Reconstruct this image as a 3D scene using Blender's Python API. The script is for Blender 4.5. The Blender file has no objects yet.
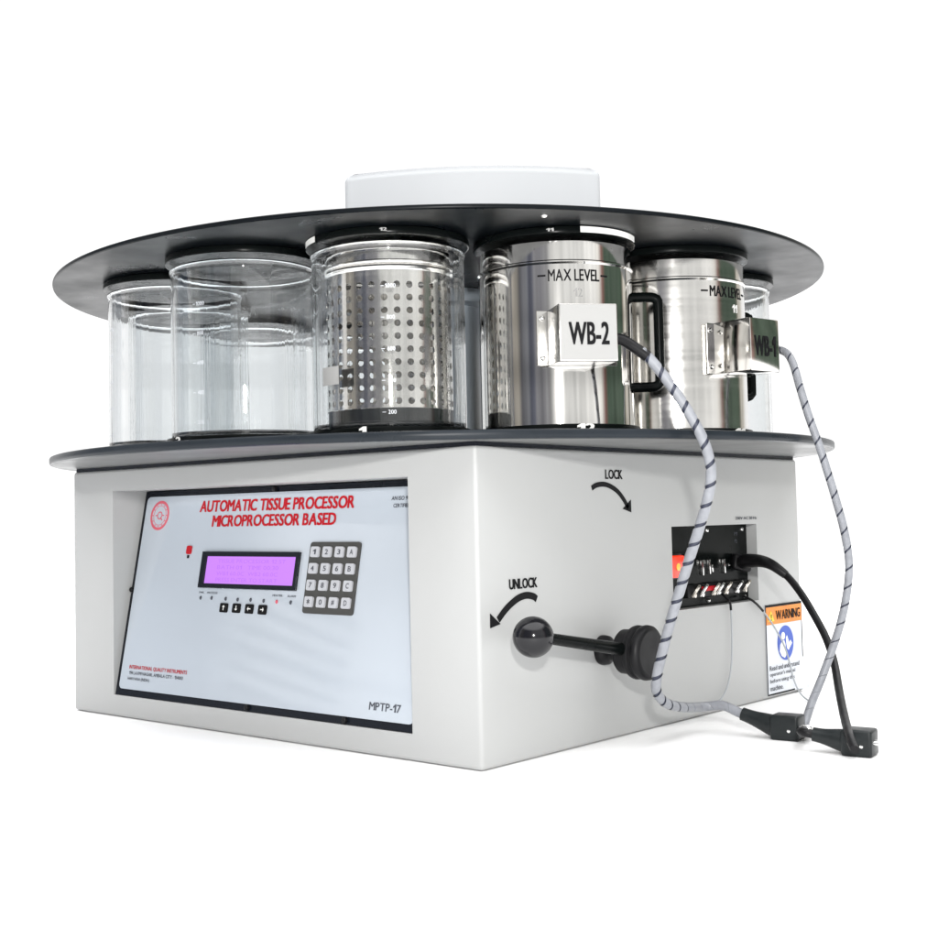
import bpy, bmesh, math, random
from mathutils import Vector, Matrix
random.seed(4)
S = bpy.context.scene
COL = S.collection
R = math.radians

# ------------------------------------------------------------------ materials
MATS = {}
def mat(name, base, rough=.4, metal=0., spec=.5, trans=0., ior=1.5, emit=None, es=0., aniso=0., coat=0., noise=None, bump=None):
    """Principled; noise=(scale xyz, amount) varies base colour, bump=(scale xyz, strength)."""
    m = bpy.data.materials.new(name); m.use_nodes = True
    nt = m.node_tree; b = nt.nodes['Principled BSDF']
    b.inputs['Base Color'].default_value = (*base, 1)
    b.inputs['Roughness'].default_value = rough
    b.inputs['Metallic'].default_value = metal
    b.inputs['Specular IOR Level'].default_value = spec
    b.inputs['Transmission Weight'].default_value = trans
    b.inputs['IOR'].default_value = ior
    b.inputs['Anisotropic'].default_value = aniso
    b.inputs['Coat Weight'].default_value = coat
    b.inputs['Coat Roughness'].default_value = .06
    if emit:
        b.inputs['Emission Color'].default_value = (*emit, 1)
        b.inputs['Emission Strength'].default_value = es
    if noise or bump:
        tc = nt.nodes.new('ShaderNodeTexCoord')
    if noise:
        mp = nt.nodes.new('ShaderNodeMapping'); mp.inputs['Scale'].default_value = noise[0]
        n = nt.nodes.new('ShaderNodeTexNoise'); n.inputs['Scale'].default_value = 1; n.inputs['Detail'].default_value = 6
        mr = nt.nodes.new('ShaderNodeMapRange')
        mr.inputs[1].default_value = .3; mr.inputs[2].default_value = .7
        mr.inputs[3].default_value = 1 - noise[1]; mr.inputs[4].default_value = 1 + noise[1]
        mx = nt.nodes.new('ShaderNodeMix'); mx.data_type = 'RGBA'; mx.blend_type = 'MULTIPLY'; mx.inputs[0].default_value = 1
        mx.inputs[6].default_value = (*base, 1)
        nt.links.new(tc.outputs['Object'], mp.inputs[0]); nt.links.new(mp.outputs[0], n.inputs[0])
        nt.links.new(n.outputs[0], mr.inputs[0]); nt.links.new(mr.outputs[0], mx.inputs[7])
        nt.links.new(mx.outputs[2], b.inputs['Base Color'])
        rr = nt.nodes.new('ShaderNodeMapRange')
        rr.inputs[1].default_value = .3; rr.inputs[2].default_value = .7
        rr.inputs[3].default_value = rough * .8; rr.inputs[4].default_value = rough * 1.25
        nt.links.new(n.outputs[0], rr.inputs[0]); nt.links.new(rr.outputs[0], b.inputs['Roughness'])
    if bump:
        mp = nt.nodes.new('ShaderNodeMapping'); mp.inputs['Scale'].default_value = bump[0]
        n = nt.nodes.new('ShaderNodeTexNoise'); n.inputs['Scale'].default_value = 1; n.inputs['Detail'].default_value = 4
        bp = nt.nodes.new('ShaderNodeBump'); bp.inputs['Strength'].default_value = bump[1]; bp.inputs['Distance'].default_value = .001
        nt.links.new(tc.outputs['Object'], mp.inputs[0]); nt.links.new(mp.outputs[0], n.inputs[0])
        nt.links.new(n.outputs[0], bp.inputs['Height']); nt.links.new(bp.outputs[0], b.inputs['Normal'])
    MATS[name] = m
    return m

PAINT = mat('cabinet paint', (.396, .402, .401), .38, bump=((900,) * 3, .05), noise=((5, 5, 5), .012))
COVER = mat('cover paint', (.56, .578, .598), .42, bump=((900,) * 3, .05))
BLACK = mat('black enamel', (.003, .004, .004), .24, spec=.06, noise=((30, 30, 30), .2))
DISC = mat('disc enamel', (.004, .0055, .007), .32, spec=.09, noise=((14, 14, 14), .18))
TRAY = mat('tray enamel', (.016, .020, .025), .3, spec=.16, noise=((14, 14, 14), .15))
RUBBER = mat('black rubber', (.007, .007, .008), .42, spec=.22, noise=((60, 60, 60), .2))
PLUGM = mat('plug moulding', (.013, .016, .017), .36, spec=.28, noise=((80, 80, 80), .15))
KNOB = mat('black phenolic', (.006, .006, .008), .13, spec=.4)
GLASS = mat('beaker glass', (.94, .952, .957), .0, trans=1., ior=1.47, bump=((60, 60, 1.0), .55))
STEEL = mat('brushed steel', (.70, .69, .67), .13, metal=1, aniso=.3, noise=((6, 6, 160), .05), bump=((4, 4, 420), .010))
MIRROR = mat('bright steel', (.72, .71, .69), .075, metal=1, noise=((30, 30, 3), .04), bump=((40, 40, 3), .012))
STEELV = mat('polished steel', (.74, .72, .69), .10, metal=1, noise=((60, 60, 20), .05))
BOXST = mat('satin steel box', (.60, .59, .57), .20, metal=1, noise=((40, 40, 200), .05))
CHROME = mat('screw steel', (.75, .75, .74), .15, metal=1)
GREYC = mat('column paint', (.38, .43, .48), .35, noise=((20, 20, 4), .05))
SHEET = mat('panel film', (.44, .485, .54), .05, spec=.6, bump=((11, 11, 11), .12))
LABEL = mat('box label', (.34, .34, .335), .4)
BACKING = mat('panel backing', (.005, .007, .012), .25, spec=.2)
RED = mat('red print', (.42, .008, .016), .4, spec=.2)
REDP = mat('pale red print', (.60, .10, .14), .3)
INK = mat('black print', (.008, .008, .009), .5, spec=.08)
GREYINK = mat('grey print', (.07, .075, .09), .5, spec=.1)
WHITEP = mat('white print', (.82, .82, .80), .45)
LCD = mat('lit display', (.03, .01, .05), .2, spec=.3, emit=(.62, .245, .95), es=1.28)
LCDT = mat('display characters', (.03, .01, .05), .2, spec=.3, emit=(.52, .185, .86), es=1.28)
REDLIT = mat('lit red switch', (.6, .02, .01), .25, emit=(1, .05, .012), es=.9)
REDHOT = mat('switch lamp', (.8, .2, .02), .25, emit=(1, .42, .08), es=1.3)
KEYF = mat('keypad frame', (.048, .048, .045), .3)
KEYC = mat('key plastic', (.47, .48, .51), .3)
WRAP = mat('grey spiral sleeve', (.245, .255, .280), .4, noise=((120, 120, 120), .12))
CORE = mat('dark cable core', (.03, .035, .06), .5)
ORANGE = mat('warning orange', (.72, .23, .02), .4)
YELLOW = mat('warning yellow', (.85, .58, .03), .4)
BLUE = mat('sign blue', (.025, .08, .45), .4)
STICK = mat('sticker white', (.68, .71, .76), .35)
WIRE = mat('grey wire', (.36, .38, .40), .4)
BRASS = mat('dull terminal', (.66, .62, .56), .25, metal=1)
UNDER = mat('tray underside paint', (.12, .123, .123), .4, noise=((12, 12, 12), .04))
FLOOR = mat('white sweep', (.95, .95, .95), .6, spec=.2, noise=((3, 3, 3), .005))

# ------------------------------------------------------------------ mesh helpers
def link(name, me, m=None, parent=None, smooth=None):
    o = bpy.data.objects.new(name, me); COL.objects.link(o)
    for x in (m if isinstance(m, (list, tuple)) else [m]):
        if x: me.materials.append(x)
    if parent: o.parent = parent
    if smooth is not None:
        for p in me.polygons: p.use_smooth = True
        if smooth < 180:
            me.set_sharp_from_angle(angle=R(smooth))
    return o
def obj(name, bm, m, parent=None, smooth=35):
    bmesh.ops.remove_doubles(bm, verts=bm.verts, dist=1e-6)
    bmesh.ops.recalc_face_normals(bm, faces=bm.faces)
    me = bpy.data.meshes.new(name); bm.to_mesh(me); bm.free()
    return link(name, me, m, parent, smooth)
def thing(name, label, cat, loc=(0, 0, 0), group=None):
    o = bpy.data.objects.new(name, None); COL.objects.link(o)
    o.empty_display_size = .05; o.location = loc
    o['label'] = label; o['category'] = cat
    if group: o['group'] = group
    return o
def tag(o, label, cat, group=None):
    o['label'] = label; o['category'] = cat
    if group: o['group'] = group
    return o
def frame(o, ex, ey):
    ex = Vector(ex).normalized(); ey = Vector(ey).normalized(); ez = ex.cross(ey)
    M = Matrix((ex, ey, ez)).transposed().to_4x4(); M.translation = Vector(o)
    return M
ID = Matrix.Identity(4)
def box(bm, lo, hi, M=ID, bev=0, seg=2, mi=0):
    r = bmesh.ops.create_cube(bm, size=1)
    vs = r['verts']; lo = Vector(lo); hi = Vector(hi)
    for v in vs:
        v.co = Vector([(lo[i] + hi[i]) / 2 + v.co[i] * (hi[i] - lo[i]) for i in range(3)])
    fs = set(f for v in vs for f in v.link_faces)
    if bev:
        es = list(set(e for v in vs for e in v.link_edges))
        r = bmesh.ops.bevel(bm, geom=es, offset=bev, segments=seg, profile=.5, affect='EDGES')
        fs = set(f for f in r['faces']) | set(f for f in fs if f.is_valid)
        vs = set(v for f in fs for v in f.verts)
        more = set(f for v in vs for f in v.link_faces); fs |= more
        vs = set(v for f in fs for v in f.verts)
    for v in vs: v.co = M @ v.co
    for f in fs: f.material_index = mi
def lathe(bm, prof, n=64, M=ID, close=False, mi=0, a0=0, a1=2 * math.pi):
    """prof: list of (r, z); revolve around local z."""
    full = abs(a1 - a0 - 2 * math.pi) < 1e-6
    if not close:                                   # holding loops beside long flats keep their shading flat
        q = [prof[0]]
        for (ra, za), (rb, zb) in zip(prof, prof[1:]):
            L_ = math.hypot(rb - ra, zb - za)
            if L_ > .008:
                for f_ in (.001 / L_, 1 - .001 / L_): q.append((ra + (rb - ra) * f_, za + (zb - za) * f_))
            q.append((rb, zb))
        prof = q
    cnt = n if full else n + 1
    rings = []
    for r, z in prof:
        if r < 1e-7: rings.append([bm.verts.new(M @ Vector((0, 0, z)))])
        else: rings.append([bm.verts.new(M @ Vector((r * math.cos(a0 + (a1 - a0) * i / n), r * math.sin(a0 + (a1 - a0) * i / n), z))) for i in range(cnt)])
    pairs = list(zip(rings, rings[1:]))
    if close: pairs.append((rings[-1], rings[0]))
    for A, B in pairs:
        for i in range(n):
            j = (i + 1) % cnt
            if len(A) == 1 and len(B) == 1: continue
            if len(A) == 1: f = bm.faces.new((A[0], B[i], B[j]))
            elif len(B) == 1: f = bm.faces.new((A[i], A[j], B[0]))
            else: f = bm.faces.new((A[i], A[j], B[j], B[i]))
            f.material_index = mi
def smooth_path(pts, sub=8):
    P = [Vector(p) for p in pts]; out = []
    for i in range(len(P) - 1):
        p0 = P[max(i - 1, 0)]; p1 = P[i]; p2 = P[i + 1]; p3 = P[min(i + 2, len(P) - 1)]
        for s in range(sub):
            t = s / sub
            out.append(.5 * ((2 * p1) + (p2 - p0) * t + (2 * p0 - 5 * p1 + 4 * p2 - p3) * t * t + (3 * p1 - p0 - 3 * p2 + p3) * t ** 3))
    out.append(P[-1]); return out
def frames(path):
    T = [(path[min(i + 1, len(path) - 1)] - path[max(i - 1, 0)]).normalized() for i in range(len(path))]
    n = T[0].orthogonal().normalized(); N = []
    for t in T:
        n = (n - t * n.dot(t)).normalized(); N.append(n)
    return T, N
def tube(bm, path, rad, n=12, cap=True, mi=0):
    path = [Vector(p) for p in path]
    T, N = frames(path); rings = []
    for i, (p, t, nn) in enumerate(zip(path, T, N)):
        b = t.cross(nn); r = rad[i] if isinstance(rad, (list, tuple)) else rad
        rings.append([bm.verts.new(p + (nn * math.cos(a) + b * math.sin(a)) * r) for a in [2 * math.pi * k / n for k in range(n)]])
    for A, B in zip(rings, rings[1:]):
        for i in range(n):
            bm.faces.new((A[i], A[(i + 1) % n], B[(i + 1) % n], B[i])).material_index = mi
    if cap:
        bm.faces.new(rings[0][::-1]).material_index = mi; bm.faces.new(rings[-1]).material_index = mi
def rrect(x0, y0, x1, y1, r, seg=5):
    pts = []
    for cx, cy, a in ((x1 - r, y1 - r, 0), (x0 + r, y1 - r, 90), (x0 + r, y0 + r, 180), (x1 - r, y0 + r, 270)):
        for i in range(seg + 1):
            t = R(a + 90 * i / seg); pts.append((cx + r * math.cos(t), cy + r * math.sin(t)))
    return pts
def prism(bm, pts, z0, z1, M=ID, mi=0):
    a = [bm.verts.new(M @ Vector((x, y, z0))) for x, y in pts]
    b = [bm.verts.new(M @ Vector((x, y, z1))) for x, y in pts]
    fs = [bm.faces.new(a[::-1]), bm.faces.new(b)]
    for i in range(len(pts)):
        j = (i + 1) % len(pts); fs.append(bm.faces.new((a[i], a[j], b[j], b[i])))
    for f in fs: f.material_index = mi
def disc2(cx, cy, rx, ry=None, n=28):
    ry = ry or rx
    return [(cx + rx * math.cos(2 * math.pi * i / n), cy + ry * math.sin(2 * math.pi * i / n)) for i in range(n)]
def ring2(bm, cx, cy, r0, r1, z0, z1, M=ID, n=36, sy=1.):
    pr = [(r0, z0), (r1, z0), (r1, z1), (r0, z1)]
    lathe(bm, pr, n, M @ Matrix.Translation((cx, cy, 0)) @ Matrix.Diagonal((1, sy, 1, 1)), close=True)
def strip2(bm, line, w, z0, z1, M=ID):
    P = [Vector((a, b, 0)) for a, b in line]; L_, R_ = [], []
    for i, q in enumerate(P):
        t = (P[min(i + 1, len(P) - 1)] - P[max(i - 1, 0)]).normalized(); n = Vector((-t.y, t.x, 0))
        ww = w[i] if isinstance(w, (list, tuple)) else w
        L_.append((q + n * ww / 2)); R_.append((q - n * ww / 2))
    pts = [(p.x, p.y) for p in R_] + [(p.x, p.y) for p in L_[::-1]]
    for i in range(len(P) - 1):
        prism(bm, [(R_[i].x, R_[i].y), (R_[i + 1].x, R_[i + 1].y), (L_[i + 1].x, L_[i + 1].y), (L_[i].x, L_[i].y)], z0, z1, M)

GLYPH = {}
ONE = [(.30, 0), (.30, .50), (.12, .38), (.12, .50), (.34, .70), (.44, .70), (.44, 0)]
def glyph(ch, bold):
    """Outline of one character as (verts, faces, x0, x1), cap height about 0.7."""
    if (ch, bold) in GLYPH: return GLYPH[(ch, bold)]
    if ch == '1':
        g = (ONE, [(0, 6, 3, 2, 1), (6, 5, 4, 3)], .12, .44)
        g = (ONE, [(6, 5, 4, 1, 0), (4, 3, 2, 1)], .12, .44)
    else:
        cu = bpy.data.curves.new('t', 'FONT'); cu.body = ch; cu.resolution_u = 3; cu.fill_mode = 'FRONT'
        o = bpy.data.objects.new('t', cu); COL.objects.link(o); bpy.context.view_layer.update()
        me = bpy.data.meshes.new_from_object(o.evaluated_get(bpy.context.evaluated_depsgraph_get()))
        vs = [(v.co.x, v.co.y) for v in me.vertices]; fs = [tuple(p.vertices) for p in me.polygons]
        bpy.data.objects.remove(o); bpy.data.curves.remove(cu); bpy.data.meshes.remove(me)
        g = (vs, fs, min(v[0] for v in vs), max(v[0] for v in vs))
    GLYPH[(ch, bold)] = g
    return g
def text(bm, body, x0, y0, x1, y1, z, M=ID, bold=0., mi=0, cyl=None):
    """Lettering fitted into the rectangle x0..x1, y0..y1 of plane M, or wrapped on a cylinder.
    bold also thickens each stroke sideways by drawing it again, a hair proud and to the side."""
    pen = 0; items = []
    for ch in body:
        if ch == ' ': pen += .26; continue
        vs, fs, a, b = glyph(ch, bold)
        items.append((vs, fs, pen - a)); pen += b - a + .085
    pen -= .085
    ys = [v[1] for it in items for v in it[0]]
    ylo = min(0, min(ys)) if min(ys) < -.1 else min(ys); yhi = max(ys)
    offs = [(0, 0)] if bold <= 0 else [(-bold, -.4 * bold), (-bold, .4 * bold), (0, 0), (bold, -.4 * bold), (bold, .4 * bold)]
    for k, (dx, dy) in enumerate(offs):
        for vs, fs, px in items:
            out = []
            for u, v in vs:
                x = x0 + (u + px + dx) / pen * (x1 - x0); y = y0 + (v + dy - ylo) / (yhi - ylo) * (y1 - y0)
                if cyl:
                    r, az = cyl; a = az + x / r; r += k * 4e-5
                    out.append(bm.verts.new(Vector((r * math.cos(a), r * math.sin(a), y))))
                else: out.append(bm.verts.new(M @ Vector((x, y, z + k * 4e-5))))
            for f in fs:
                try: bm.faces.new([out[i] for i in f]).material_index = mi
                except ValueError: pass
def letter(name, m, parent, *a, at=None, **k):
    """One line of print as a part of its own."""
    bm = bmesh.new(); text(bm, *a, **k)
    if at is not None:
        for v in bm.verts: v.co += at
    return flat(name, bm, m, parent)
def flat(name, bm, m, parent):
    """A printed layer: keep its winding as made."""
    me = bpy.data.meshes.new(name); bm.to_mesh(me); bm.free()
    return link(name, me, m, parent)
def new(): return bmesh.new()
def baked(o):
    bpy.context.view_layer.update()
    me = bpy.data.meshes.new_from_object(o.evaluated_get(bpy.context.evaluated_depsgraph_get()))
    return me
def cylpatch(bm, r, a0, a1, z0, z1, t=.0004, n=10):
    lathe(bm, [(r, z0), (r + t, z0), (r + t, z1), (r, z1)], n, a0=a0, a1=a1, close=True)

# ------------------------------------------------------------------ setting
bm = new(); lathe(bm, [(0, 0), (1, 0), (3, 0), (7, 0)], 96)
g = obj('ground', bm, FLOOR); g['kind'] = 'structure'

# ------------------------------------------------------------------ the processor
W = .327
PROC = thing('tissue_processor', 'off-white carousel tissue processor cabinet with control panel, black tray and raised black disc', 'lab machine')

# cabinet body with the two recesses
bm = new(); box(bm, (-W, -W, .0006), (W, W, .2965), bev=.0042, seg=4)
cab = obj('cabinet', bm, PAINT, PROC, 30)
cut = []
for lo, hi in (((-.2420, -.35, .0262), (.2425, -.262, .2705)), ((.308, .0125, .1225), (.35, .2115, .2155))):
    b2 = new(); box(b2, lo, hi)
    c = obj('cutter', b2, None, None, None); cut.append(c)
    md = cab.modifiers.new('b', 'BOOLEAN'); md.operation = 'DIFFERENCE'; md.object = c; md.solver = 'EXACT'
me = baked(cab); cab.modifiers.clear(); cab.data = me
for p in me.polygons: p.use_smooth = True
me.set_sharp_from_angle(angle=R(30))
for c in cut: bpy.data.objects.remove(c)
bm = new(); box(bm, (-W + .003, -W + .003, .2955), (W - .003, W - .003, .3010)); obj('gasket', bm, BACKING, PROC, 30)

# sloped control panel
PM = frame((0, -.3255, .0265), (1, 0, 0), (0, .0484, .245))
bm = new(); box(bm, (-.2415, .0003, -.006), (.2423, .2475, 0), PM)
panel = obj('control_panel', bm, BACKING, PROC, 30)
bm = new(); prism(bm, rrect(-.2345, .0078, .2421, .2405, .006), .0003, .0016, PM)
obj('panel_sheet', bm, SHEET, panel, 30)
Z = .0019
letter('title_lettering', RED, panel, 'AUTOMATIC TISSUE PROCESSOR', -.128, .2200, .1268, .2332, Z, PM, bold=.044)
letter('subtitle_lettering', RED, panel, 'MICROPROCESSOR BASED', -.1018, .2024, .1022, .2153, Z, PM, bold=.044)
letter('maker_lettering', RED, panel, 'INTERNATIONAL QUALITY INSTRUMENTS', -.2188, .0312, -.1090, .0362, Z, PM, bold=.03)
letter('address_lettering', GREYINK, panel, '114 LAXMI NAGAR, AMBALA CITY - 134003', -.2176, .0248, -.1149, .0292, Z, PM, bold=.02)
letter('address_lettering', GREYINK, panel, 'HARYANA (INDIA)', -.2190, .0178, -.1768, .0222, Z, PM, bold=.02)
letter('certificate_lettering', GREYINK, panel, 'AN ISO 9001', .1800, .2266, .2100, .2308, Z, PM, bold=.025)
letter('certificate_lettering', GREYINK, panel, 'CERTIFIED CO.', .1835, .2192, .2165, .2230, Z, PM, bold=.025)
letter('type_lettering', GREYINK, panel, 'MPTP-17', .1822, .0172, .2242, .0250, Z, PM, bold=.018)
bm = new()
ring2(bm, -.205, .2172, .0148, .0182, .0016, .0018, PM)
ring2(bm, -.205, .2172, .0115, .0121, .0016, .0018, PM)
ring2(bm, -.205, .2172, .0036, .0050, .0016, .0018, PM, 20)
for a in range(0, 360, 30):
    t = R(a); cx, cy = -.205 + .0135 * math.cos(t), .2172 + .0135 * math.sin(t)
    prism(bm, disc2(cx, cy, .0009, n=8), .0016, .0018, PM)
strip2(bm, [(-.2135, .2172), (-.209, .2172)], .0013, .0016, .0018, PM)
strip2(bm, [(-.201, .2172), (-.1965, .2172)], .0013, .0016, .0018, PM)
strip2(bm, [(-.203, .2150), (-.1995, .2112)], .0016, .0016, .0018, PM)
obj('emblem', bm, REDP, panel, None)
# buzzer mark
bm = new(); prism(bm, rrect(-.1418, .1700, -.1326, .1800, .0024), .0016, .0030, PM); obj('alarm_lamp', bm, RED, panel, 30)
bm = new(); prism(bm, rrect(-.1392, .1652, -.1362, .1690, .0008), .0016, .0026, PM); obj('alarm_pin', bm, INK, panel, 30)
# screws
for u, v in ((-.0015, .2440), (.0009, .0042), (-.2385, .1260), (.150, .0042)):
    bm = new(); lathe(bm, [(0, .0046), (.0016, .0044), (.0030, .0032), (.0032, 0)], 20, PM @ Matrix.Translation((u, v, 0)))
    obj('panel_screw', bm, RUBBER, panel)
# indicator LEDs and their captions
for i, (u, v) in enumerate(((-.1035, .1197), (-.0838, .1200), (-.0589, .1197), (-.0380, .1194), (-.0161, .1197), (.0056, .1193), (.0269, .1189), (.0493, .1187))):
    bm = new(); lathe(bm, [(0, .0034), (.0010, .0031), (.0015, .0022), (.0015, .0012)], 16, PM @ Matrix.Translation((u, v, 0)) @ Matrix.Diagonal((1, 1.5, 1, 1)))
    o = obj('indicator_led', bm, REDP if i == 6 else GREYINK, panel)
    if i == 6: o['label'] = 'pale red indicator light'
for w, u, v, ww in (('PWR', -.1035, .1258, .008), ('PROCESS', -.0838, .1258, .018), ('HEATER', .0269, .1256, .016), ('ALARM', .0493, .1254, .013)):
    letter('caption_lettering', GREYINK, panel, w, u - ww / 2, v - .0011, u + ww / 2, v + .0011, Z, PM, bold=.01)
# push buttons
arrows = ([(-1, .2), (.3, .2), (.3, .9), (1, 0), (.3, -.9), (.3, -.2), (-1, -.2)])
for k, (u, v) in enumerate(((-.0595, .1096), (-.0378, .1098), (-.0160, .1097), (.0060, .1095))):
    bm = new(); prism(bm, rrect(u - .0066, v - .0052, u + .0066, v + .0052, .0016), .0016, .0030, PM)
    ang = (R(90), R(-90), R(180), 0)[k]; s = .0028
    pts = [(u + s * (x * math.cos(ang) - y * math.sin(ang)), v + s * (x * math.sin(ang) + y * math.cos(ang))) for x, y in arrows]
    prism(bm, pts, .0031, .0032, PM, mi=1)
    obj('push_button', bm, [INK, WHITEP], panel, 30)

# display
bm = new()
ox0, oy0, ox1, oy1 = -.1080, .1312, .0560, .1728
ix0, iy0, ix1, iy1 = -.1005, .1362, .0515, .1675
for a in ((ox0, oy0, ox1, iy0), (ox0, iy1, ox1, oy1), (ox0, iy0, ix0, iy1), (ix1, iy0, ox1, iy1)):
    box(bm, (a[0], a[1], .0014), (a[2], a[3], .0052), PM)
bez = obj('display_bezel', bm, BACKING, PROC, 30)
bm = new(); box(bm, (ix0, iy0, .0014), (ix1, iy1, .0026), PM)
obj('display_screen', bm, LCD, bez, 30)
for r_, line in enumerate(('TISSUE PROCESSOR 12 ST', 'BATH 01   TIME 00:30', 'WB1 60.0C  WB2 60.0C', 'PRESS ENTER TO START')):
    y1_ = iy1 - .0030 - r_ * .0071
    letter('display_lettering', LCDT, bez, line, ix0 + .020, y1_ - .0044, ix0 + .020 + .0052 * len(line), y1_, .0028, PM)

# keypad
bm = new(); prism(bm, rrect(.0702, .1080, .1452, .1838, .0035), .0016, .0034, PM)
pad = obj('keypad', bm, KEYF, PROC, 30)
legends = ('1', '2', '3', 'A', '4', '5', '6', 'B', '7', '8', '9', 'C', '*', '0', '#', 'D')
for r_ in range(4):
    for c_ in range(4):
        u = .0799 + c_ * .0184; v = .1730 - r_ * .01765
        bm = new(); prism(bm, rrect(u - .0062, v - .0056, u + .0062, v + .0056, .0018), .0034, .0056, PM)
        L_ = legends[r_ * 4 + c_]
        text(bm, L_, u - .0021, v - .0027, u + .0021, v + .0027, .0057, PM, bold=.02, mi=1)
        me = bpy.data.meshes.new('key'); bm.to_mesh(me); bm.free(); link('key', me, [KEYC, GREYINK], pad)

# markings on the right face: LOCK / UNLOCK
FM = frame((W, 0, 0), (0, 1, 0), (0, 0, 1))
def arc(pts): return [(p.x, p.y) for p in smooth_path([(a, b, 0) for a, b in pts], 6)]
letter('lock_lettering', INK, PROC, 'LOCK', -.1160, .2674, -.0845, .2770, .0006, FM, bold=.035)
letter('unlock_lettering', INK, PROC, 'UNLOCK', -.2817, .1622, -.2388, .1716, .0006, FM, bold=.045)
bm = new()
strip2(bm, arc([(-.1412, .2577), (-.1330, .2607), (-.1200, .2618), (-.1070, .2597), (-.0930, .2540), (-.0820, .2455), (-.0745, .2370)]), .0052, .0002, .0006, FM)
prism(bm, [(-.0848, .2362), (-.0686, .2322), (-.0688, .2457)], .0002, .0006, FM)
obj('lock_arrow', bm, INK, PROC, None)
bm = new()
strip2(bm, arc([(-.2395, .1508), (-.2450, .1537), (-.2560, .1553), (-.2680, .1534), (-.2800, .1484), (-.2900, .1425), (-.2995, .1352)]), .0066, .0002, .0006, FM)
prism(bm, [(-.3114, .1284), (-.2962, .1312), (-.3112, .1418)][::-1], .0002, .0006, FM)
obj('unlock_arrow', bm, INK, PROC, None)

# lever with ball knob
HM = frame((W, -.130, .0925), (0, 1, 0), (0, 0, 1)) @ Matrix.Diagonal((1, 1, .92, 1))
bm = new()
lathe(bm, [(0, 0), (.0150, 0), (.0152, .003), (.0145, .008), (.0128, .010), (.0105, .012), (.0105, .024), (.013, .026), (.0205, .027), (.0222, .029), (.0225, .041), (.0235, .0425), (.0262, .0435), (.0270, .046), (.0268, .0485), (.0248, .0500), (.0248, .0525),
           (.0268, .0545), (.0275, .057), (.0270, .0605), (.0245, .063), (.0225, .0640), (0, .0640)], 56, HM)
hub = obj('lever_hub', bm, RUBBER, PROC, 40)
A = Vector((W + .038, -.146, .0962)); B = Vector((W + .041, -.288, .1200)); d = (B - A).normalized()
bm = new(); tube(bm, [A - d * .02, A, A + d * .05, B], [.0068, .0066, .0060, .0052], 24)
sh = obj('lever_shaft', bm, BLACK, PROC, 50)
C_ = Vector((W + .041, -.3005, .1214))
bm = new(); lathe(bm, [(.0187 * math.sin(t), -.0187 * math.cos(t)) for t in [math.pi * i / 24 for i in range(25)]], 48, Matrix.Translation(C_))
obj('ball_knob', bm, KNOB, sh, 180)

# recessed power socket plate
SM = frame((.3135, 0, 0), (0, 1, 0), (0, 0, 1))
bm = new(); box(bm, (.0128, .1228, -.003), (.2112, .2152, 0), SM)
sock = obj('socket_plate', bm, BLACK, PROC, 30)
for y, z in ((.1131, .2095), (.1983, .2090), (.2000, .1275), (.1123, .1275), (.0220, .2095)):
    bm = new(); lathe(bm, [(0, .0026), (.0018, .0022), (.0026, .0008), (.0026, -.0005)], 16, SM @ Matrix.Translation((y, z, 0)))
    obj('plate_screw', bm, CHROME, sock)
bm = new(); box(bm, (.0165, .1560, 0), (.0490, .1850, .0040), SM, bev=.0012)
sw = obj('rocker_switch', bm, RUBBER, PROC, 30)
bm = new(); M2 = SM @ Matrix.Translation((.0325, .1705, .004)) @ Matrix.Rotation(R(8), 4, 'X')
box(bm, (-.0140, -.0125, -.002), (.0140, .0125, .0035), M2, bev=.0012)
obj('rocker_button', bm, REDLIT, sw, 30)
bm = new(); lathe(bm, [(0, .0041), (.003, .0040), (.0042, .0036)], 20, SM @ Matrix.Translation((.0345, .1700, .0045)))
obj('switch_lamp', bm, REDHOT, sw)
for y, z, h in ((.0965, .1665, .0090), (.1125, .1670, .0085), (.1185, .1650, .0045), (.1480, .1665, .0085)):
    bm = new(); box(bm, (y - .0011, z - h, -.001), (y + .0011, z + h, .0046), SM, bev=.0007)
    obj('contact_blade', bm, CHROME, sock, 30)
bm = new(); lathe(bm, [(0, .0040), (.0018, .0034), (.0024, .0010), (.0024, -.0005)], 16, SM @ Matrix.Translation((.1600, .1675, 0)))
obj('contact_pin', bm, CHROME, sock)
bm = new(); box(bm, (.060, .1330, 0), (.2005, .1480, .0045), SM, bev=.001)
strip = obj('terminal_strip', bm, RUBBER, PROC, 30)
bm = new(); box(bm, (.0900, .1395, .0045), (.1320, .1450, .0062), SM, bev=.0006); o = obj('terminal_mark', bm, RED, strip, 30); o['label'] = 'red strip between the terminals'
for i, y in enumerate((.0728, .0909, .1180, .1290, .1474, .1743, .1942)):
    bm = new(); z = .1400
    tube(bm, smooth_path([(.3178, y - .0040, z - .0052), (.3222, y - .0030, z + .0010), (.3240, y + .0005, z + .0060), (.3222, y + .0042, z + .0058), (.3185, y + .0058, z + .0020)], 5), .0021, 8)
    lathe(bm, [(0, .0072), (.0028, .0066), (.0032, .0044)], 14, SM @ Matrix.Translation((y, z - .004, 0)))
    obj('screw_terminal', bm, CHROME if i % 2 else BRASS, strip)
letter('socket_lettering', GREYINK, PROC, '230V AC 50 Hz', .1588, .2212, .2120, .2246, .0005, FM, bold=.02)
for w, y, z in (('ON', .0210, .1985), ('OFF', .0205, .1905), ('F1', .1800, .2020), ('F2', .1800, .1930)):
    letter('plate_lettering', GREYINK, sock, w, y, z, y + .0032 * len(w), z + .0040, .0004, SM)

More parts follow.
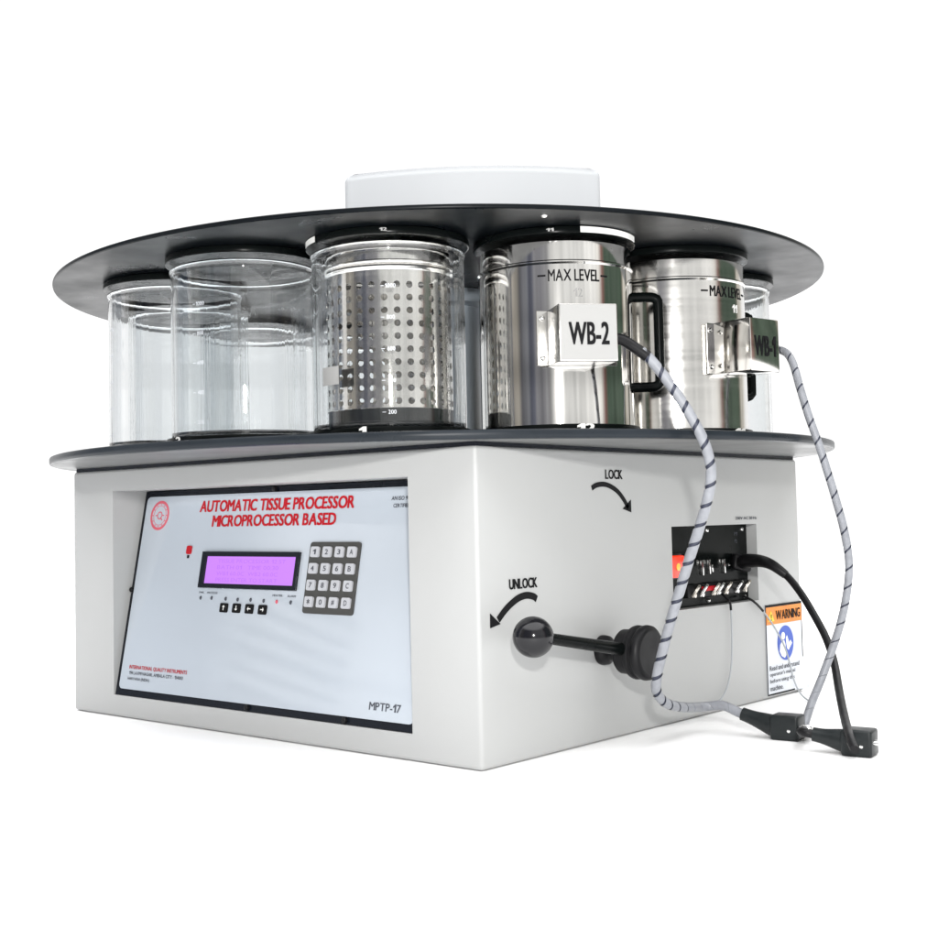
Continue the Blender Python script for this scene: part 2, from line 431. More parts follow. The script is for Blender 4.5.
# warning sticker
bm = new(); nx, nz = 10, 14
y0_, y1_, z0_, z1_ = .2250, .3245, .0045, .1150
def curl(y, z):
    a = max(0, (y - .292) / .0325); b = max(0, (.028 - z) / .0235); k = (a * b) ** 1.6
    return .0007 + .006 * k, y + .005 * k, z
grid = [[None] * (nz + 1) for _ in range(nx + 1)]
for i in range(nx + 1):
    for j in range(nz + 1):
        x, y, z = curl(y0_ + (y1_ - y0_) * i / nx, z0_ + (z1_ - z0_) * j / nz)
        grid[i][j] = (bm.verts.new((W + x, y, z)), bm.verts.new((W + x - .0004, y, z)))
for i in range(nx):
    for j in range(nz):
        for s in (0, 1):
            q = [grid[i][j][s], grid[i + 1][j][s], grid[i + 1][j + 1][s], grid[i][j + 1][s]]
            bm.faces.new(q if s == 0 else q[::-1])
bnd = [grid[i][0] for i in range(nx)] + [grid[nx][j] for j in range(nz)] + [grid[nx - i][nz] for i in range(nx)] + [grid[0][nz - j] for j in range(nz)]
for i in range(len(bnd)):
    a, b = bnd[i], bnd[(i + 1) % len(bnd)]
    bm.faces.new((a[0], a[1], b[1], b[0]))
stk = obj('warning_sticker', bm, STICK, PROC, 60)
FM2 = frame((W + .0007, 0, 0), (0, 1, 0), (0, 0, 1))
bm = new()
box(bm, (y0_, .1120, .0001), (y1_, .1150, .0004), FM2); box(bm, (y0_, .0045, .0001), (.2268, .1120, .0004), FM2)
box(bm, (.2268, .0045, .0001), (.2980, .0062, .0004), FM2); box(bm, (.3229, .0440, .0001), (y1_, .1120, .0004), FM2)
obj('sticker_border', bm, INK, stk, 30)
bm = new(); box(bm, (.2268, .0905, .0001), (.3229, .1119, .0005), FM2); obj('warning_header', bm, ORANGE, stk, 30)
bm = new(); prism(bm, [(.2305, .0945), (.2475, .0945), (.2390, .1075)], .0005, .0009, FM2); obj('warning_triangle', bm, YELLOW, stk, 30)
letter('warning_lettering', INK, stk, 'WARNING', .2520, .0955, .3180, .1070, .0010, FM2, bold=.02)
letter('exclamation_mark', INK, stk, '!', .2383, .0955, .2399, .1035, .0011, FM2, bold=.02)
for k, (ln, ww) in enumerate((('Read and understand', .080), ("operator's manual", .068), ('before using this', .066), ('machine.', .034))):
    zz = .0362 - .0082 * k
    letter('instruction_lettering', GREYINK, stk, ln, .2310, zz - .0018, .2310 + ww, zz + .0042, .0010, FM2, bold=.008)
bm = new(); prism(bm, disc2(.2765, .0655, .0215, .0215, 40), .0002, .0007, FM2); obj('manual_symbol', bm, BLUE, stk, 30)
bm = new()
prism(bm, disc2(.2695, .0745, .0048, n=20), .0007, .0010, FM2)
prism(bm, [(.2590, .0560), (.2640, .0500), (.2720, .0470), (.2760, .0500), (.2748, .0640), (.2715, .0690), (.2660, .0680), (.2610, .0640)], .0007, .0010, FM2)
prism(bm, [(.2768, .0720), (.2800, .0745), (.2850, .0650), (.2890, .0680), (.2930, .0640), (.2830, .0560), (.2795, .0580), (.2775, .0640)], .0007, .0010, FM2)
obj('reading_figure', bm, WHITEP, stk, 30)

# carousel tray with twelve station rings
RT, RS = .4795, .335
bm = new(); lathe(bm, [(0, .3014), (.30, .3014), (RT - .003, .3006), (RT - .0008, .3014), (RT, .3032), (RT, .3078), (RT - .0008, .3092), (RT - .003, .3100), (0, .3100)], 160)
tray = obj('carousel_tray', bm, TRAY, PROC, 40)
bm = new(); lathe(bm, [(.300, .3004), (.4758, .3004), (.4762, .3012), (.300, .3012)], 160, close=True); obj('tray_underside', bm, UNDER, tray, 40)
def station(k):
    a = R(-57.5 + 30 * k); return a, Vector((RS * math.cos(a), RS * math.sin(a), 0))
NUM = {0: '1', 1: '12', 2: '11', 3: '10'}
for k in range(-8, 0): NUM[k] = str(1 - k)
for k in range(-8, 4):
    a, c = station(k)
    bm = new(); lathe(bm, [(.0795, .3098), (.0838, .3098), (.0838, .3180), (.0830, .3190), (.0800, .3190), (.0795, .3180)], 64, Matrix.Translation(c), close=True)
    o = obj('station_ring', bm, BLACK, tray, 40)
    if abs(k) < 4:
        s = NUM[k]; w = .0030 if s == '1' else .0042 * len(s)
        letter('station_number', WHITEP, tray, s, -w, .3112, w, .3190, 0, cyl=(.0841, a - R(8)), bold=.045, at=c)
# centre column
bm = new(); lathe(bm, [(.075, .3098), (.075, .318), (.056, .320), (.056, .495), (.075, .497), (.075, .5135)], 64); obj('centre_column', bm, GREYC, PROC, 40)
# raised disc
RD = .475
bm = new(); lathe(bm, [(0, .5132), (RD - .0015, .5132), (RD - .0003, .5138), (RD, .5148), (RD, .5162), (RD - .0004, .5172), (RD - .0015, .5178), (0, .5178)], 180)
lift = obj('lift_disc', bm, DISC, PROC, 40)
for k in range(-8, 4):
    a, c = station(k)
    bm = new(); lathe(bm, [(0, .5055), (.0828, .5055), (.0836, .5059), (.0838, .5066), (.0838, .5112), (.0832, .5125), (.078, .5136)], 64, Matrix.Translation(c))
    obj('beaker_lid', bm, BLACK, lift, 40)
for az in (-36,):
    t = R(az); q = Vector((.455 * math.cos(t), .455 * math.sin(t), .5132))
    bm = new(); lathe(bm, [(.0032, 0), (.0032, -.0016), (.0022, -.0030), (0, -.0034)], 16, Matrix.Translation(q))
    obj('lid_bolt', bm, CHROME, lift)
for k, s in ((0, '12'), (1, '11')):
    a, c = station(k); w = .0017 * len(s)
    letter('lid_number', LABEL, lift, s, -w, .5076, w, .5106, 0, cyl=(.0841, a + R(8 if k == 0 else -29)), bold=.03, at=c)
for k, a0, a1 in ((1, -36, 22), (0, -128, -106)):
    a, c = station(k); bm = new()
    lathe(bm, [(.0838, .5064), (.0842, .5064), (.0842, .5122), (.0838, .5122)], 16, Matrix.Translation(c), close=True, a0=R(a0), a1=R(a1))
    obj('lid_arc', bm, WHITEP, lift, 40)  # plain white arc along part of the lid edge
# white head cover
nn = Vector((.65553, -.75517, 0)); tt = Vector((.75517, .65553, 0))
bm = new(); ctr = nn * -.03 + tt * .0463
hw, hd, sag, cr_ = .1548, .130, .030, .008
def plan(d):
    """Rectangle with bowed front and back and small corner radii, inset by d."""
    out = []
    w_, h_ = hw - d, hd - min(d, .0012)
    for sgn in (1, -1):
        front = [(x, h_ + sag * (1 - (x / hw) ** 2)) for x in [-(w_ - cr_) + 2 * (w_ - cr_) * i / 28 for i in range(29)]]
        corner = [(w_ - cr_ + cr_ * math.sin(R(q)), h_ + sag * (1 - ((w_ - cr_) / hw) ** 2) - cr_ + cr_ * math.cos(R(q))) for q in (22, 45, 68, 90)]
        left = [(-x, y) for x, y in corner[::-1]]
        seg = left + front + corner
        out += [(sgn * x, sgn * y) for x, y in seg]
    return out
base = plan(0)
rings = []
RB = .008
for d, z in [(0, .5170), (0, .5180), (0, .6480 - RB - .001)] + [(RB * (1 - math.cos(R(q))), .6480 - RB + RB * math.sin(R(q))) for q in range(0, 91, 15)] + [(RB + .002, .6480)]:
    rings.append([bm.verts.new(ctr + tt * x + nn * y + Vector((0, 0, z))) for x, y in plan(d)])
for A_, B_ in zip(rings, rings[1:]):
    for i in range(len(base)):
        j = (i + 1) % len(base); bm.faces.new((A_[i], A_[j], B_[j], B_[i]))
bm.faces.new(rings[-1])
obj('head_cover', bm, COVER, PROC, 50)

# ------------------------------------------------------------------ beakers
def beaker_mesh():
    bm = new(); r, t = .0780, .0021
    pr = [(0, .0), (.068, .0), (.0745, .0018), (.0772, .0062), (r, .0125), (r, .1815), (r + .0006, .1848), (r + .0014, .1872), (r + .0015, .1886), (r + .0005, .1893), (r - .0008, .1885), (r - t, .1848), (r - t, .0140), (.0745, .0075), (.068, .0042), (0, .0040)]
    lathe(bm, pr, 96)
    return bm
GRP = 'glass beakers standing round the carousel tray'
LAB = {0: 'clear glass beaker over the white number 1, holding the perforated steel basket',
       -1: 'large empty glass beaker standing just left of the perforated basket',
       -2: 'empty glass beaker nearest the left end of the black tray',
       -3: 'empty glass beaker behind the leftmost beaker and seen through it',
       -4: 'empty glass beaker at the back, seen through the beaker left of the basket',
       -5: 'empty glass beaker at the back, directly behind the perforated basket',
       -6: 'empty glass beaker at the back, behind the gap between basket and steel pot WB-2',
       3: 'glass beaker at the far right, half hidden behind the steel pot WB-1'}
first = None
for k in (0, -1, -2, -3, -4, -5, -6, 3):
    a, c = station(k)
    t = thing('glass_beaker', LAB[k], 'beaker', (c.x, c.y, .3104), GRP)
    t.rotation_euler.z = a
    if first is None:
        o = obj('glass_wall', beaker_mesh(), GLASS, t, 60)
        first = [o]
        for q, z in (('1000', .145), ('800', .1144), ('600', .0838), ('400', .0532), ('200', .0226)):
            bm = new(); text(bm, q, -.0013 * len(q), z - .0020, .0013 * len(q), z + .0020, 0, cyl=(.0783, R(12)), bold=.0)
            cylpatch(bm, .0781, R(5), R(7.5), z - .0004, z + .0001, .0002, 3)
            first.append(flat('volume_mark', bm, STICK, t))
    else:
        for s in first:
            d_ = s.copy(); COL.objects.link(d_); d_.parent = t
    if k == 0:
        bm = new(); cylpatch(bm, .0781, R(-47), R(-29), .052, .070, .0003, 8); o = obj('glare_patch', bm, LABEL, t, 60); o['label'] = 'white square writing patch on the glass'  # pale patch imitating a window reflection on the glass

# perforated basket inside the first beaker
a, c = station(0)
bk = thing('perforated_basket', 'perforated steel basket with rows of round holes inside the glass beaker', 'basket', (c.x, c.y, .3104))
bm = new(); r = .0640; ncol, nrow = 32, 10; ph = .0127; z0 = .0282; cw = 2 * math.pi / ncol; m = 12; hr = .0034
for i in range(ncol):
    for j in range(nrow):
        ca = (i + .5) * cw; cz = z0 + (j + .5) * ph
        inner, outer = [], []
        for q in range(m):
            th = 2 * math.pi * (q + .5) / m; dx, dz = math.cos(th), math.sin(th)
            s = 1 / max(abs(dx), abs(dz))
            inner.append((ca + hr * dx / r, cz + hr * dz)); outer.append((ca + dx * s * cw / 2, cz + dz * s * ph / 2))
        # corners of the cell
        def V(p): return bm.verts.new((r * math.cos(p[0]), r * math.sin(p[0]), p[1]))
        vi = [V(p) for p in inner]; vo = [V(p) for p in outer]
        cor = {(sx, sy): V((ca + sx * cw / 2, cz + sy * ph / 2)) for sx in (-1, 1) for sy in (-1, 1)}
        for q in range(m):
            n_ = (q + 1) % m
            pa, pb = outer[q], outer[n_]
            bm.faces.new((vi[q], vo[q], vo[n_], vi[n_]))
            on_v = lambda p: abs(abs(p[0] - ca) - cw / 2) < 1e-9
            if on_v(pa) != on_v(pb):
                sx = 1 if (pa[0] + pb[0]) / 2 > ca else -1; sy = 1 if (pa[1] + pb[1]) / 2 > cz else -1
                bm.faces.new((vo[q], cor[(sx, sy)], vo[n_]))
lathe(bm, [(r, z0 + nrow * ph), (r, .1640), (r + .0012, .1655), (r + .0020, .1668), (r + .0012, .1682), (r + .0006, .1690), (r + .0006, .1700)], ncol * 2)
bmesh.ops.remove_doubles(bm, verts=bm.verts, dist=2e-5)
bmesh.ops.recalc_face_normals(bm, faces=bm.faces)
bw = obj('basket_wall', bm, STEELV, bk, 40)
sd = bw.modifiers.new('s', 'SOLIDIFY'); sd.thickness = .0009; sd.offset = -1
me = baked(bw); bw.modifiers.clear(); bw.data = me
for p in me.polygons: p.use_smooth = True
me.set_sharp_from_angle(angle=R(40))
bm = new(); lathe(bm, [(0, .1702), (r + .0018, .1702), (r + .0024, .1712), (r + .0024, .1728), (r + .0004, .1740), (r + .0004, .1906), (r - .002, .1909), (0, .1909)], 64)
obj('basket_lid', bm, STEELV, bk, 40)
bm = new(); lathe(bm, [(0, .0044), (r - .003, .0044), (r - .001, .0055), (r - .0006, .0278), (0, .0278)], 64); obj('basket_base', bm, PLUGM, bk, 40)

# ------------------------------------------------------------------ wax baths
def bath(k, sbox, name, label):
    a, c = station(k)
    t = thing('wax_bath', label, 'steel pot', (c.x, c.y, .3104), 'stainless steel wax baths on the carousel tray')
    r = .0790
    bm = new()
    lathe(bm, [(0, 0), (.074, 0), (.0775, .0010), (.0790, .0030), (.0790, .1660), (.0797, .1668), (.0806, .1678), (.0806, .1690), (.0797, .1698), (.0785, .1704), (.0785, .1888), (.0778, .1895), (.0770, .1888), (.0770, .006), (0, .006)], 128)
    obj('pot', bm, MIRROR if k == 1 else STEEL, t, 40)
    az = a - R(14)
    letter('level_lettering', INK, t, 'MAX LEVEL', -.0240, .1490, .0285, .1604, 0, cyl=(.0793, az), bold=.018)
    for q in (-.0345, .0305):
        bm = new(); lathe(bm, [(.0792, .1538), (.0794, .1538), (.0794, .1556), (.0792, .1556)], 4, close=True, a0=az + q / .0792, a1=az + (q + .0080) / .0792)
        obj('level_dash', bm, INK, t)
    letter('pot_number', WHITEP if k == 2 else LABEL, t, NUM[k], -.0045, .1335, .0045, .1420, 0, cyl=(.0793, a - R(5 if k == 2 else 10)), bold=.03 if k == 2 else 0)
    # connection box
    ab = a + R(sbox); nb = Vector((math.cos(ab), math.sin(ab), 0)); tb = Vector((-nb.y, nb.x, 0))
    BM = frame((0, 0, .0922), tb, (0, 0, 1))        # local: x sideways, y up, z outward
    hb, db = (.0285, .1200) if k == 1 else (.0232, .1260)
    bm = new(); box(bm, (-hb, -.0275, .0740), (hb, .0275, db), BM, bev=.0012, seg=2)
    jb = obj('connection_box', bm, BOXST if k == 1 else STEELV, t, 30)
    fw = hb + .0115
    bm = new(); box(bm, (-fw, -.0270, .0775), (fw, .0270, .0788), BM, bev=.0004, seg=1); obj('box_flange', bm, STEEL, jb, 30)
    for sx in (-fw + .0055, fw - .0055):
        for sy in (-.0195, .0195):
            bm = new(); lathe(bm, [(.0026, .0786), (.0026, .0800), (.0018, .0812), (0, .0815)], 16, BM @ Matrix.Translation((sx, sy, 0))); obj('flange_screw', bm, CHROME, jb)
    if k == 1:
        bm = new(); box(bm, (-.0272, -.0262, .1201), (.0272, .0262, .1206), BM); obj('box_label', bm, LABEL, jb, 30)
    letter('box_lettering', INK, jb, name, -.0190 if k == 1 else -.0165, -.0115, .0195 if k == 1 else .0170, .0095, .1209 if k == 1 else .1263, BM, bold=.034)
    # handle
    ah = a + R(68 if k == 1 else 63); HMt = Matrix.Rotation(ah, 4, 'Z')
    bm = new()
    path = [(.0775, 0, .1440), (.0900, 0, .1440), (.1005, 0, .1435), (.1050, 0, .1405), (.1062, 0, .1340), (.1062, 0, .0600), (.1050, 0, .0540), (.1005, 0, .0510), (.0900, 0, .0505), (.0775, 0, .0505)]
    P = [HMt @ Vector(p) for p in smooth_path(path, 4)]
    tube(bm, P, .0052, 12); obj('handle', bm, BLACK, t, 50)
    return t
bath(1, -12, 'WB-2', 'shiny steel pot whose white box reads WB-2, second steel pot from the right')
bath(2, -14, 'WB-1', 'shiny steel pot whose greenish steel box reads WB-1, rightmost pot on the tray')

# ------------------------------------------------------------------ cables and plugs
def sleeve(bm, path, rad, pitch, gap=.16, n=22, cols=5):
    """Spiral-cut sleeve: one helical ribbon with a slit that shows the dark core beneath."""
    T, N = frames(path); S_ = [0]
    for i in range(1, len(path)): S_.append(S_[-1] + (path[i] - path[i - 1]).length)
    def at(s_, th):
        s_ = min(max(s_, 0), S_[-1] - 1e-9); lo, hi = 0, len(S_) - 1
        while hi - lo > 1:
            m_ = (lo + hi) // 2
            if S_[m_] <= s_: lo = m_
            else: hi = m_
        f = (s_ - S_[lo]) / (S_[hi] - S_[lo]); p = path[lo].lerp(path[hi], f)
        t = T[lo].lerp(T[hi], f).normalized(); q = N[lo].lerp(N[hi], f); q = (q - t * q.dot(t)).normalized(); b = t.cross(q)
        return p + (q * math.cos(th) + b * math.sin(th)) * rad
    turns = S_[-1] / pitch; rows = []
    for k in range(int((turns + 1) * n)):
        t_ = k / n - 1
        g_ = gap if t_ < .70 * turns else max(.015, gap * (1 - (t_ / turns - .70) * 5))
        rows.append([bm.verts.new(at(pitch * (t_ + g_ + (1 - g_) * c_ / cols), 2 * math.pi * t_)) for c_ in range(cols + 1)])
    for A_, B_ in zip(rows, rows[1:]):
        for q in range(cols):
            try: bm.faces.new((A_[q], A_[q + 1], B_[q + 1], B_[q]))
            except ValueError: pass
def resample(path, step):
    out = [path[0]]; acc = 0
    for a_, b_ in zip(path, path[1:]):
        L_ = (b_ - a_).length; pos = step - acc
        while pos <= L_:
            out.append(a_.lerp(b_, pos / L_)); pos += step
        acc = L_ - (pos - step)
    out.append(path[-1]); return out

def plug(parent, c, az, tail_dz, tail_len=.034):
    ax = Vector((math.cos(az), math.sin(az), 0)); M = frame(c, ax, Vector((-ax.y, ax.x, 0)))
    bm = new(); box(bm, (-.0145, -.0130, -.0122), (.0145, .0130, .0128), M, bev=.0028, seg=3)
    body = obj('plug_body', bm, PLUGM, parent, 40)
    bm = new(); p0 = M @ Vector((-.0130, 0, 0)); p1 = M @ Vector((-.0130 - tail_len, 0, tail_dz))
    pts = [p0.lerp(p1, k / 8) for k in range(9)]
    tube(bm, pts, [.0115, .0108, .0100, .0092, .0084, .0077, .0072, .0069, .0068], 16); obj('strain_relief', bm, PLUGM, body, 50)
    for s in (-.0062, .0062):
        bm = new(); tube(bm, [M @ Vector((.0135, s, .001)), M @ Vector((.0235, s, .001)), M @ Vector((.0250, s, .001))], [.0021, .0021, .0012], 12); obj('prong', bm, CHROME, body, 50)
    bm = new(); lathe(bm, [(.0017, 0), (.0017, .0008), (0, .0012)], 14, M @ Matrix.Translation((.005, -.0123, -.002)) @ Matrix.Rotation(R(90), 4, 'X')); obj('plug_screw', bm, CHROME, body)
    return p1, (p1 - p0).normalized()
CAB1 = [(0.4081,-0.2025,0.3958), (0.4183,-0.1981,0.3884), (0.4298,-0.1924,0.3782), (0.4446,-0.1841,0.3556), (0.4591,-0.1759,0.3286), (0.4697,-0.1684,0.3029), (0.4736,-0.1619,0.2814), (0.4729,-0.1583,0.2609), (0.4663,-0.1572,0.2376), (0.4563,-0.1562,0.2123), (0.4456,-0.1559,0.1859), (0.4346,-0.1555,0.1573), (0.4236,-0.1552,0.1284), (0.4133,-0.1543,0.0992), (0.4045,-0.1522,0.0736), (0.3983,-0.1431,0.0568), (0.3936,-0.1193,0.0429), (0.3894,-0.0820,0.0341), (0.3839,-0.0325,0.0276)]
CAB2 = [(0.4390,0.0540,0.4060), (0.4540,0.0470,0.3990), (0.4650,0.0390,0.3850), (0.4745,0.0320,0.3600), (0.4834,0.0322,0.3279), (0.4903,0.0364,0.3015), (0.4966,0.0415,0.2722), (0.5024,0.0477,0.2408), (0.5074,0.0532,0.2096), (0.5095,0.0576,0.1763), (0.5064,0.0570,0.1452), (0.5001,0.0537,0.1143), (0.4917,0.0483,0.0854), (0.4834,0.0376,0.0551), (0.4785,0.0253,0.0336), (0.4775,0.0122,0.0168), (0.4792,0.0009,0.0084)]
CAB3 = [(0.3160,0.1828,0.1686), (0.3400,0.1625,0.1720), (0.3620,0.1497,0.1727), (0.3850,0.1337,0.1689), (0.4010,0.1351,0.1576), (0.4209,0.1274,0.1393), (0.4424,0.1148,0.1152), (0.4619,0.1004,0.0921), (0.4800,0.0780,0.0695), (0.5041,0.0339,0.0468), (0.5324,-0.0202,0.0308), (0.5656,-0.0839,0.0207), (0.5791,-0.1050,0.0143)]
W1 = [(0.3180,0.1374,0.1340), (0.3320,0.1281,0.1266), (0.3310,0.1340,0.1157), (0.3310,0.1340,0.0808), (0.3310,0.1294,0.0487), (0.3310,0.1159,0.0247), (0.3320,0.0899,0.0118), (0.3330,0.0519,0.0109)]
W2 = [(0.3180,0.1888,0.1286), (0.3310,0.1888,0.1229), (0.3330,0.2096,0.1096), (0.3350,0.2354,0.0871), (0.3370,0.2587,0.0583), (0.3420,0.2673,0.0209), (0.3560,0.2560,0.0060), (0.3800,0.2300,0.0015)]
PL1 = Vector((.4690, -.0120, .0122)); PL2 = Vector((.5610, -.0530, .0122))

c1 = thing('sleeved_cable', 'grey spiral-sleeved cable from the WB-2 box past the lever to a black plug', 'cable', (.40, -.15, 0))
end, dr = plug(c1, PL1, R(8), .010)
path = resample(smooth_path(CAB1 + [tuple(end + dr * .022 + Vector((0, 0, .001))), tuple(end + dr * .004), tuple(end - dr * .004)], 8), .0009)
bm = new(); tube(bm, path, .0042, 12); obj('cable_core', bm, CORE, c1, 60)
bm = new(); sleeve(bm, path[24:-4], .0050, .0195, gap=.20); obj('spiral_sleeve', bm, WRAP, c1, 60)
bm = new(); tube(bm, smooth_path([(.3990, -.2060, .3985)] + CAB1[:3], 6), [.0054] * 19, 14); obj('cable_boot', bm, RUBBER, c1, 60)

c2 = thing('sleeved_cable', 'grey spiral-sleeved cable hanging off the right side from the WB-1 box', 'cable', (.50, .03, 0))
path = resample(smooth_path(CAB2, 8), .0009)
bm = new(); tube(bm, path, .0034, 12); obj('cable_core', bm, CORE, c2, 60)
bm = new(); sleeve(bm, path[2:-6], .0041, .0195, gap=.12); obj('spiral_sleeve', bm, WRAP, c2, 60)
end, dr = plug(c2, PL2, R(8), .004, .030)
bm = new(); tube(bm, smooth_path([(.4775, .0122, .0100), (.4840, .0010, .0085), (end + dr * .012)[:], (end - dr * .004)[:]], 8), .0042, 12); obj('cable_tail', bm, RUBBER, c2, 60)

c3 = thing('power_cord', 'plain black cord plugged into the black socket plate on the right face', 'cable', (.42, .10, 0))
bm = new(); tube(bm, smooth_path(CAB3, 8), .0042, 12); obj('cord', bm, RUBBER, c3, 60)
bm = new(); d = (Vector(CAB3[2]) - Vector(CAB3[0])).normalized(); M = frame(CAB3[0], d, (0, .3, 1))
box(bm, (-.0020, -.0095, -.0120), (.0150, .0095, .0120), M, bev=.003, seg=3); cp = obj('connector', bm, RUBBER, c3, 40)
bm = new(); tube(bm, smooth_path(CAB3[:5], 6)[4:], [.0090 - .0042 * i / 20 for i in range(21)], 14); obj('cord_boot', bm, RUBBER, c3, 50)

for q in (c1, c2, c3):
    for ch in q.children: ch.location = -q.location

for nm, pth, lab in (('thin_wire', W1, 'thin grey wire drooping straight down from the terminals onto the right face'), ('thin_wire', W2, 'thin grey wire crossing in front of the orange warning sticker')):
    t = thing(nm, lab, 'wire', pth[0])
    P = smooth_path(pth, 8)
    bm = new(); tube(bm, [p - Vector(pth[0]) for p in P[:17]], .0015, 8); obj('dark_end', bm, RUBBER, t, 60)
    bm = new(); tube(bm, [p - Vector(pth[0]) for p in P[16:]], .0010, 8); obj('wire', bm, WIRE, t, 60)

# ------------------------------------------------------------------ light
w = bpy.data.worlds.new('World'); S.world = w; w.use_nodes = True
nt = w.node_tree; N = nt.nodes; Lk = nt.links
bg = N['Background']
tc = N.new('ShaderNodeTexCoord'); sx = N.new('ShaderNodeSeparateXYZ'); Lk.new(tc.outputs['Generated'], sx.inputs[0])
at = N.new('ShaderNodeMath'); at.operation = 'ARCTAN2'; Lk.new(sx.outputs[1], at.inputs[0]); Lk.new(sx.outputs[0], at.inputs[1])
mr = N.new('ShaderNodeMapRange'); mr.inputs[1].default_value = -math.pi; mr.inputs[2].default_value = math.pi; Lk.new(at.outputs[0], mr.inputs[0])
cr = N.new('ShaderNodeValToRGB'); Lk.new(mr.outputs[0], cr.inputs[0])
K = 1.3
stops = [(-180, (1.42, 1.42, 1.42)), (-172, (.5, .5, .52)), (-160, (.24, .28, .36)), (-142, (.26, .31, .40)), (-139, (2.3, 2.3, 2.35)), (-131, (1.1, 1.06, 1.)), (-126, (.4, .37, .33)), (-119, (.6, .56, .5)), (-112, (.5, .47, .42)), (-108, (.16, .16, .18)), (-97, (.30, .31, .34)), (-93, (.16, .17, .22)), (-88, (.20, .21, .27)), (-84, (.46, .46, .49)), (-76, (.3, .3, .33)), (-70, (.5, .5, .53)),
         (-64, (.45, .45, .46)), (-58, (1.05, 1.05, 1.03)), (-27, (1.2, 1.2, 1.18)), (6, (1.5, 1.49, 1.46)), (14, (1.3, 1.27, 1.2)), (20, (.36, .17, .15)), (25, (.11, .16, .12)), (45, (.15, .20, .155)), (62, (.10, .145, .105)), (66, (.72, .66, .56)), (69, (1.1, 1.05, .95)), (73, (.8, .75, .66)), (79, (1.15, 1.12, 1.05)), (84, (1.42, 1.42, 1.42))]
K = 4.6
el = cr.color_ramp.elements
el[0].position = 0; el[0].color = (*[x / K for x in stops[0][1]], 1)
el[1].position = 1; el[1].color = (*[x / K for x in stops[0][1]], 1)
for d_, c in stops[1:]:
    e = el.new((d_ + 180) / 360); e.color = (*[x / K for x in c], 1)
# ceiling: bright above ~28 degrees
er = N.new('ShaderNodeMapRange'); er.interpolation_type = 'SMOOTHSTEP'; er.inputs[1].default_value = .60; er.inputs[2].default_value = .78; Lk.new(sx.outputs[2], er.inputs[0])
mx = N.new('ShaderNodeMix'); mx.data_type = 'RGBA'; Lk.new(er.outputs[0], mx.inputs[0])
# a window with slatted blinds to the left of the photographer
def math_(op, a, b=None, c=None):
    n = N.new('ShaderNodeMath'); n.operation = op
    for k_, v_ in enumerate((a, b, c)):
        if v_ is None: continue
        if isinstance(v_, (int, float)): n.inputs[k_].default_value = v_
        else: Lk.new(v_, n.inputs[k_])
    return n.outputs[0]
azd = math_('MULTIPLY', at.outputs[0], 180 / math.pi)
inaz = math_('COMPARE', azd, -138.2, 2.6); inel = math_('COMPARE', sx.outputs[2], .155, .045)
ph_ = math_('ADD', math_('MULTIPLY', sx.outputs[2], 68.), math_('MULTIPLY', azd, .12))
slat = math_('GREATER_THAN', math_('FRACT', ph_), .5)
keep = math_('SUBTRACT', 1., math_('MULTIPLY', math_('MULTIPLY', inaz, inel), math_('MULTIPLY', slat, .9)))
# furniture and shelving round the photographer: soft unevenness and a few level edges
front = math_('COMPARE', azd, -45., 118.)
nz_ = N.new('ShaderNodeTexNoise'); nz_.inputs['Scale'].default_value = 9; nz_.inputs['Detail'].default_value = 3
Lk.new(tc.outputs['Generated'], nz_.inputs[0])
uneven = math_('MULTIPLY_ADD', nz_.outputs[0], 1.3, .35)
edge1 = math_('MULTIPLY', math_('COMPARE', sx.outputs[2], .112, .010), .45)
edge2 = math_('MULTIPLY', math_('COMPARE', sx.outputs[2], .152, .004), .5)
edge3 = math_('MULTIPLY', math_('COMPARE', sx.outputs[2], .068, .006), .3)
lines = math_('SUBTRACT', 1., math_('ADD', math_('ADD', edge1, edge2), edge3))
room = math_('MULTIPLY', uneven, lines)
room = math_('ADD', math_('MULTIPLY', front, room), math_('SUBTRACT', 1., front))
keep = math_('MULTIPLY', keep, room)
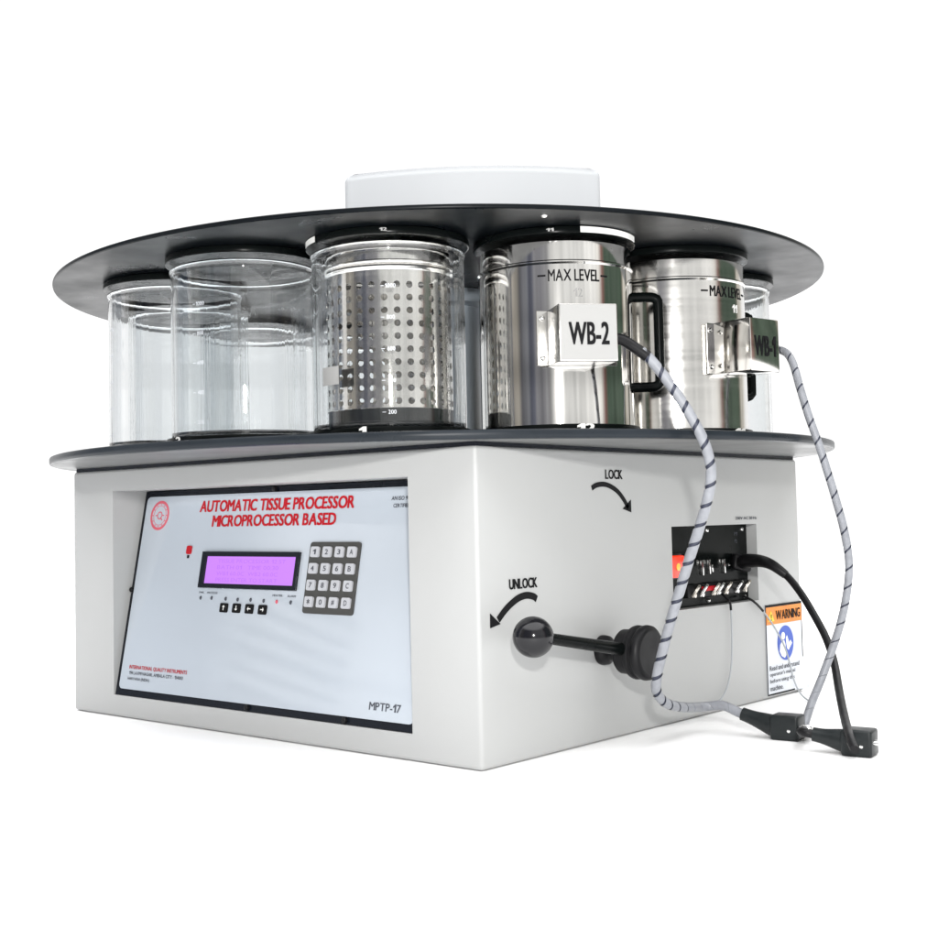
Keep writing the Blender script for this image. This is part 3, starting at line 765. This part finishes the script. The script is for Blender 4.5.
ms = N.new('ShaderNodeMix'); ms.data_type = 'RGBA'; ms.blend_type = 'MULTIPLY'; ms.inputs[0].default_value = 1
Lk.new(cr.outputs[0], ms.inputs[6]); Lk.new(keep, ms.inputs[7]); Lk.new(ms.outputs[2], mx.inputs[6]); mx.inputs[7].default_value = (4.6 / K, 4.6 / K, 4.62 / K, 1)
Lk.new(mx.outputs[2], bg.inputs[0]); bg.inputs[1].default_value = K

def area(name, loc, target, size, power, col=(1, 1, 1), sy=None):
    li = bpy.data.lights.new(name, 'AREA'); li.shape = 'RECTANGLE'; li.size = size; li.size_y = sy or size
    li.energy = power; li.color = col
    o = bpy.data.objects.new(name, li); COL.objects.link(o); o.location = loc
    o.rotation_euler = (Vector(target) - Vector(loc)).to_track_quat('-Z', 'Y').to_euler()
    return o
area('flash_lamp', (1.26, -1.35, .50), (0, 0, .28), .06, 20, (1, .985, .96))

# ------------------------------------------------------------------ camera
cam = bpy.data.cameras.new('camera'); co = bpy.data.objects.new('camera', cam); COL.objects.link(co)
Rv = Vector((0.7418697757, 0.6702534478, -0.01973706)); Uv = Vector((0.0515062646, -0.0276128597, 0.9982908568)); Fv = Vector((-0.668562892, 0.7416183963, 0.0550073974))
M = Matrix((Rv, Uv, -Fv)).transposed().to_4x4(); M.translation = Vector((1.0716049488, -1.2344885864, 0.2309518142))
co.matrix_world = M
cam.sensor_width = 36; cam.lens = 1281.7875777 / 938 * 36
cam.shift_x = 53.448 / 938; cam.shift_y = -21.787 / 938
cam.clip_start = .05; cam.clip_end = 100
S.camera = co

S.render.engine = 'CYCLES'
cy = S.cycles
cy.max_bounces = 24; cy.transmission_bounces = 24; cy.glossy_bounces = 10; cy.diffuse_bounces = 5; cy.transparent_max_bounces = 16
cy.use_denoising = True
try: cy.denoiser = 'OPENIMAGEDENOISE'
except Exception: pass
cy.sample_clamp_indirect = 8
S.view_settings.view_transform = 'Standard'; S.view_settings.look = 'None'
S.view_settings.exposure = -.36; S.view_settings.gamma = 1
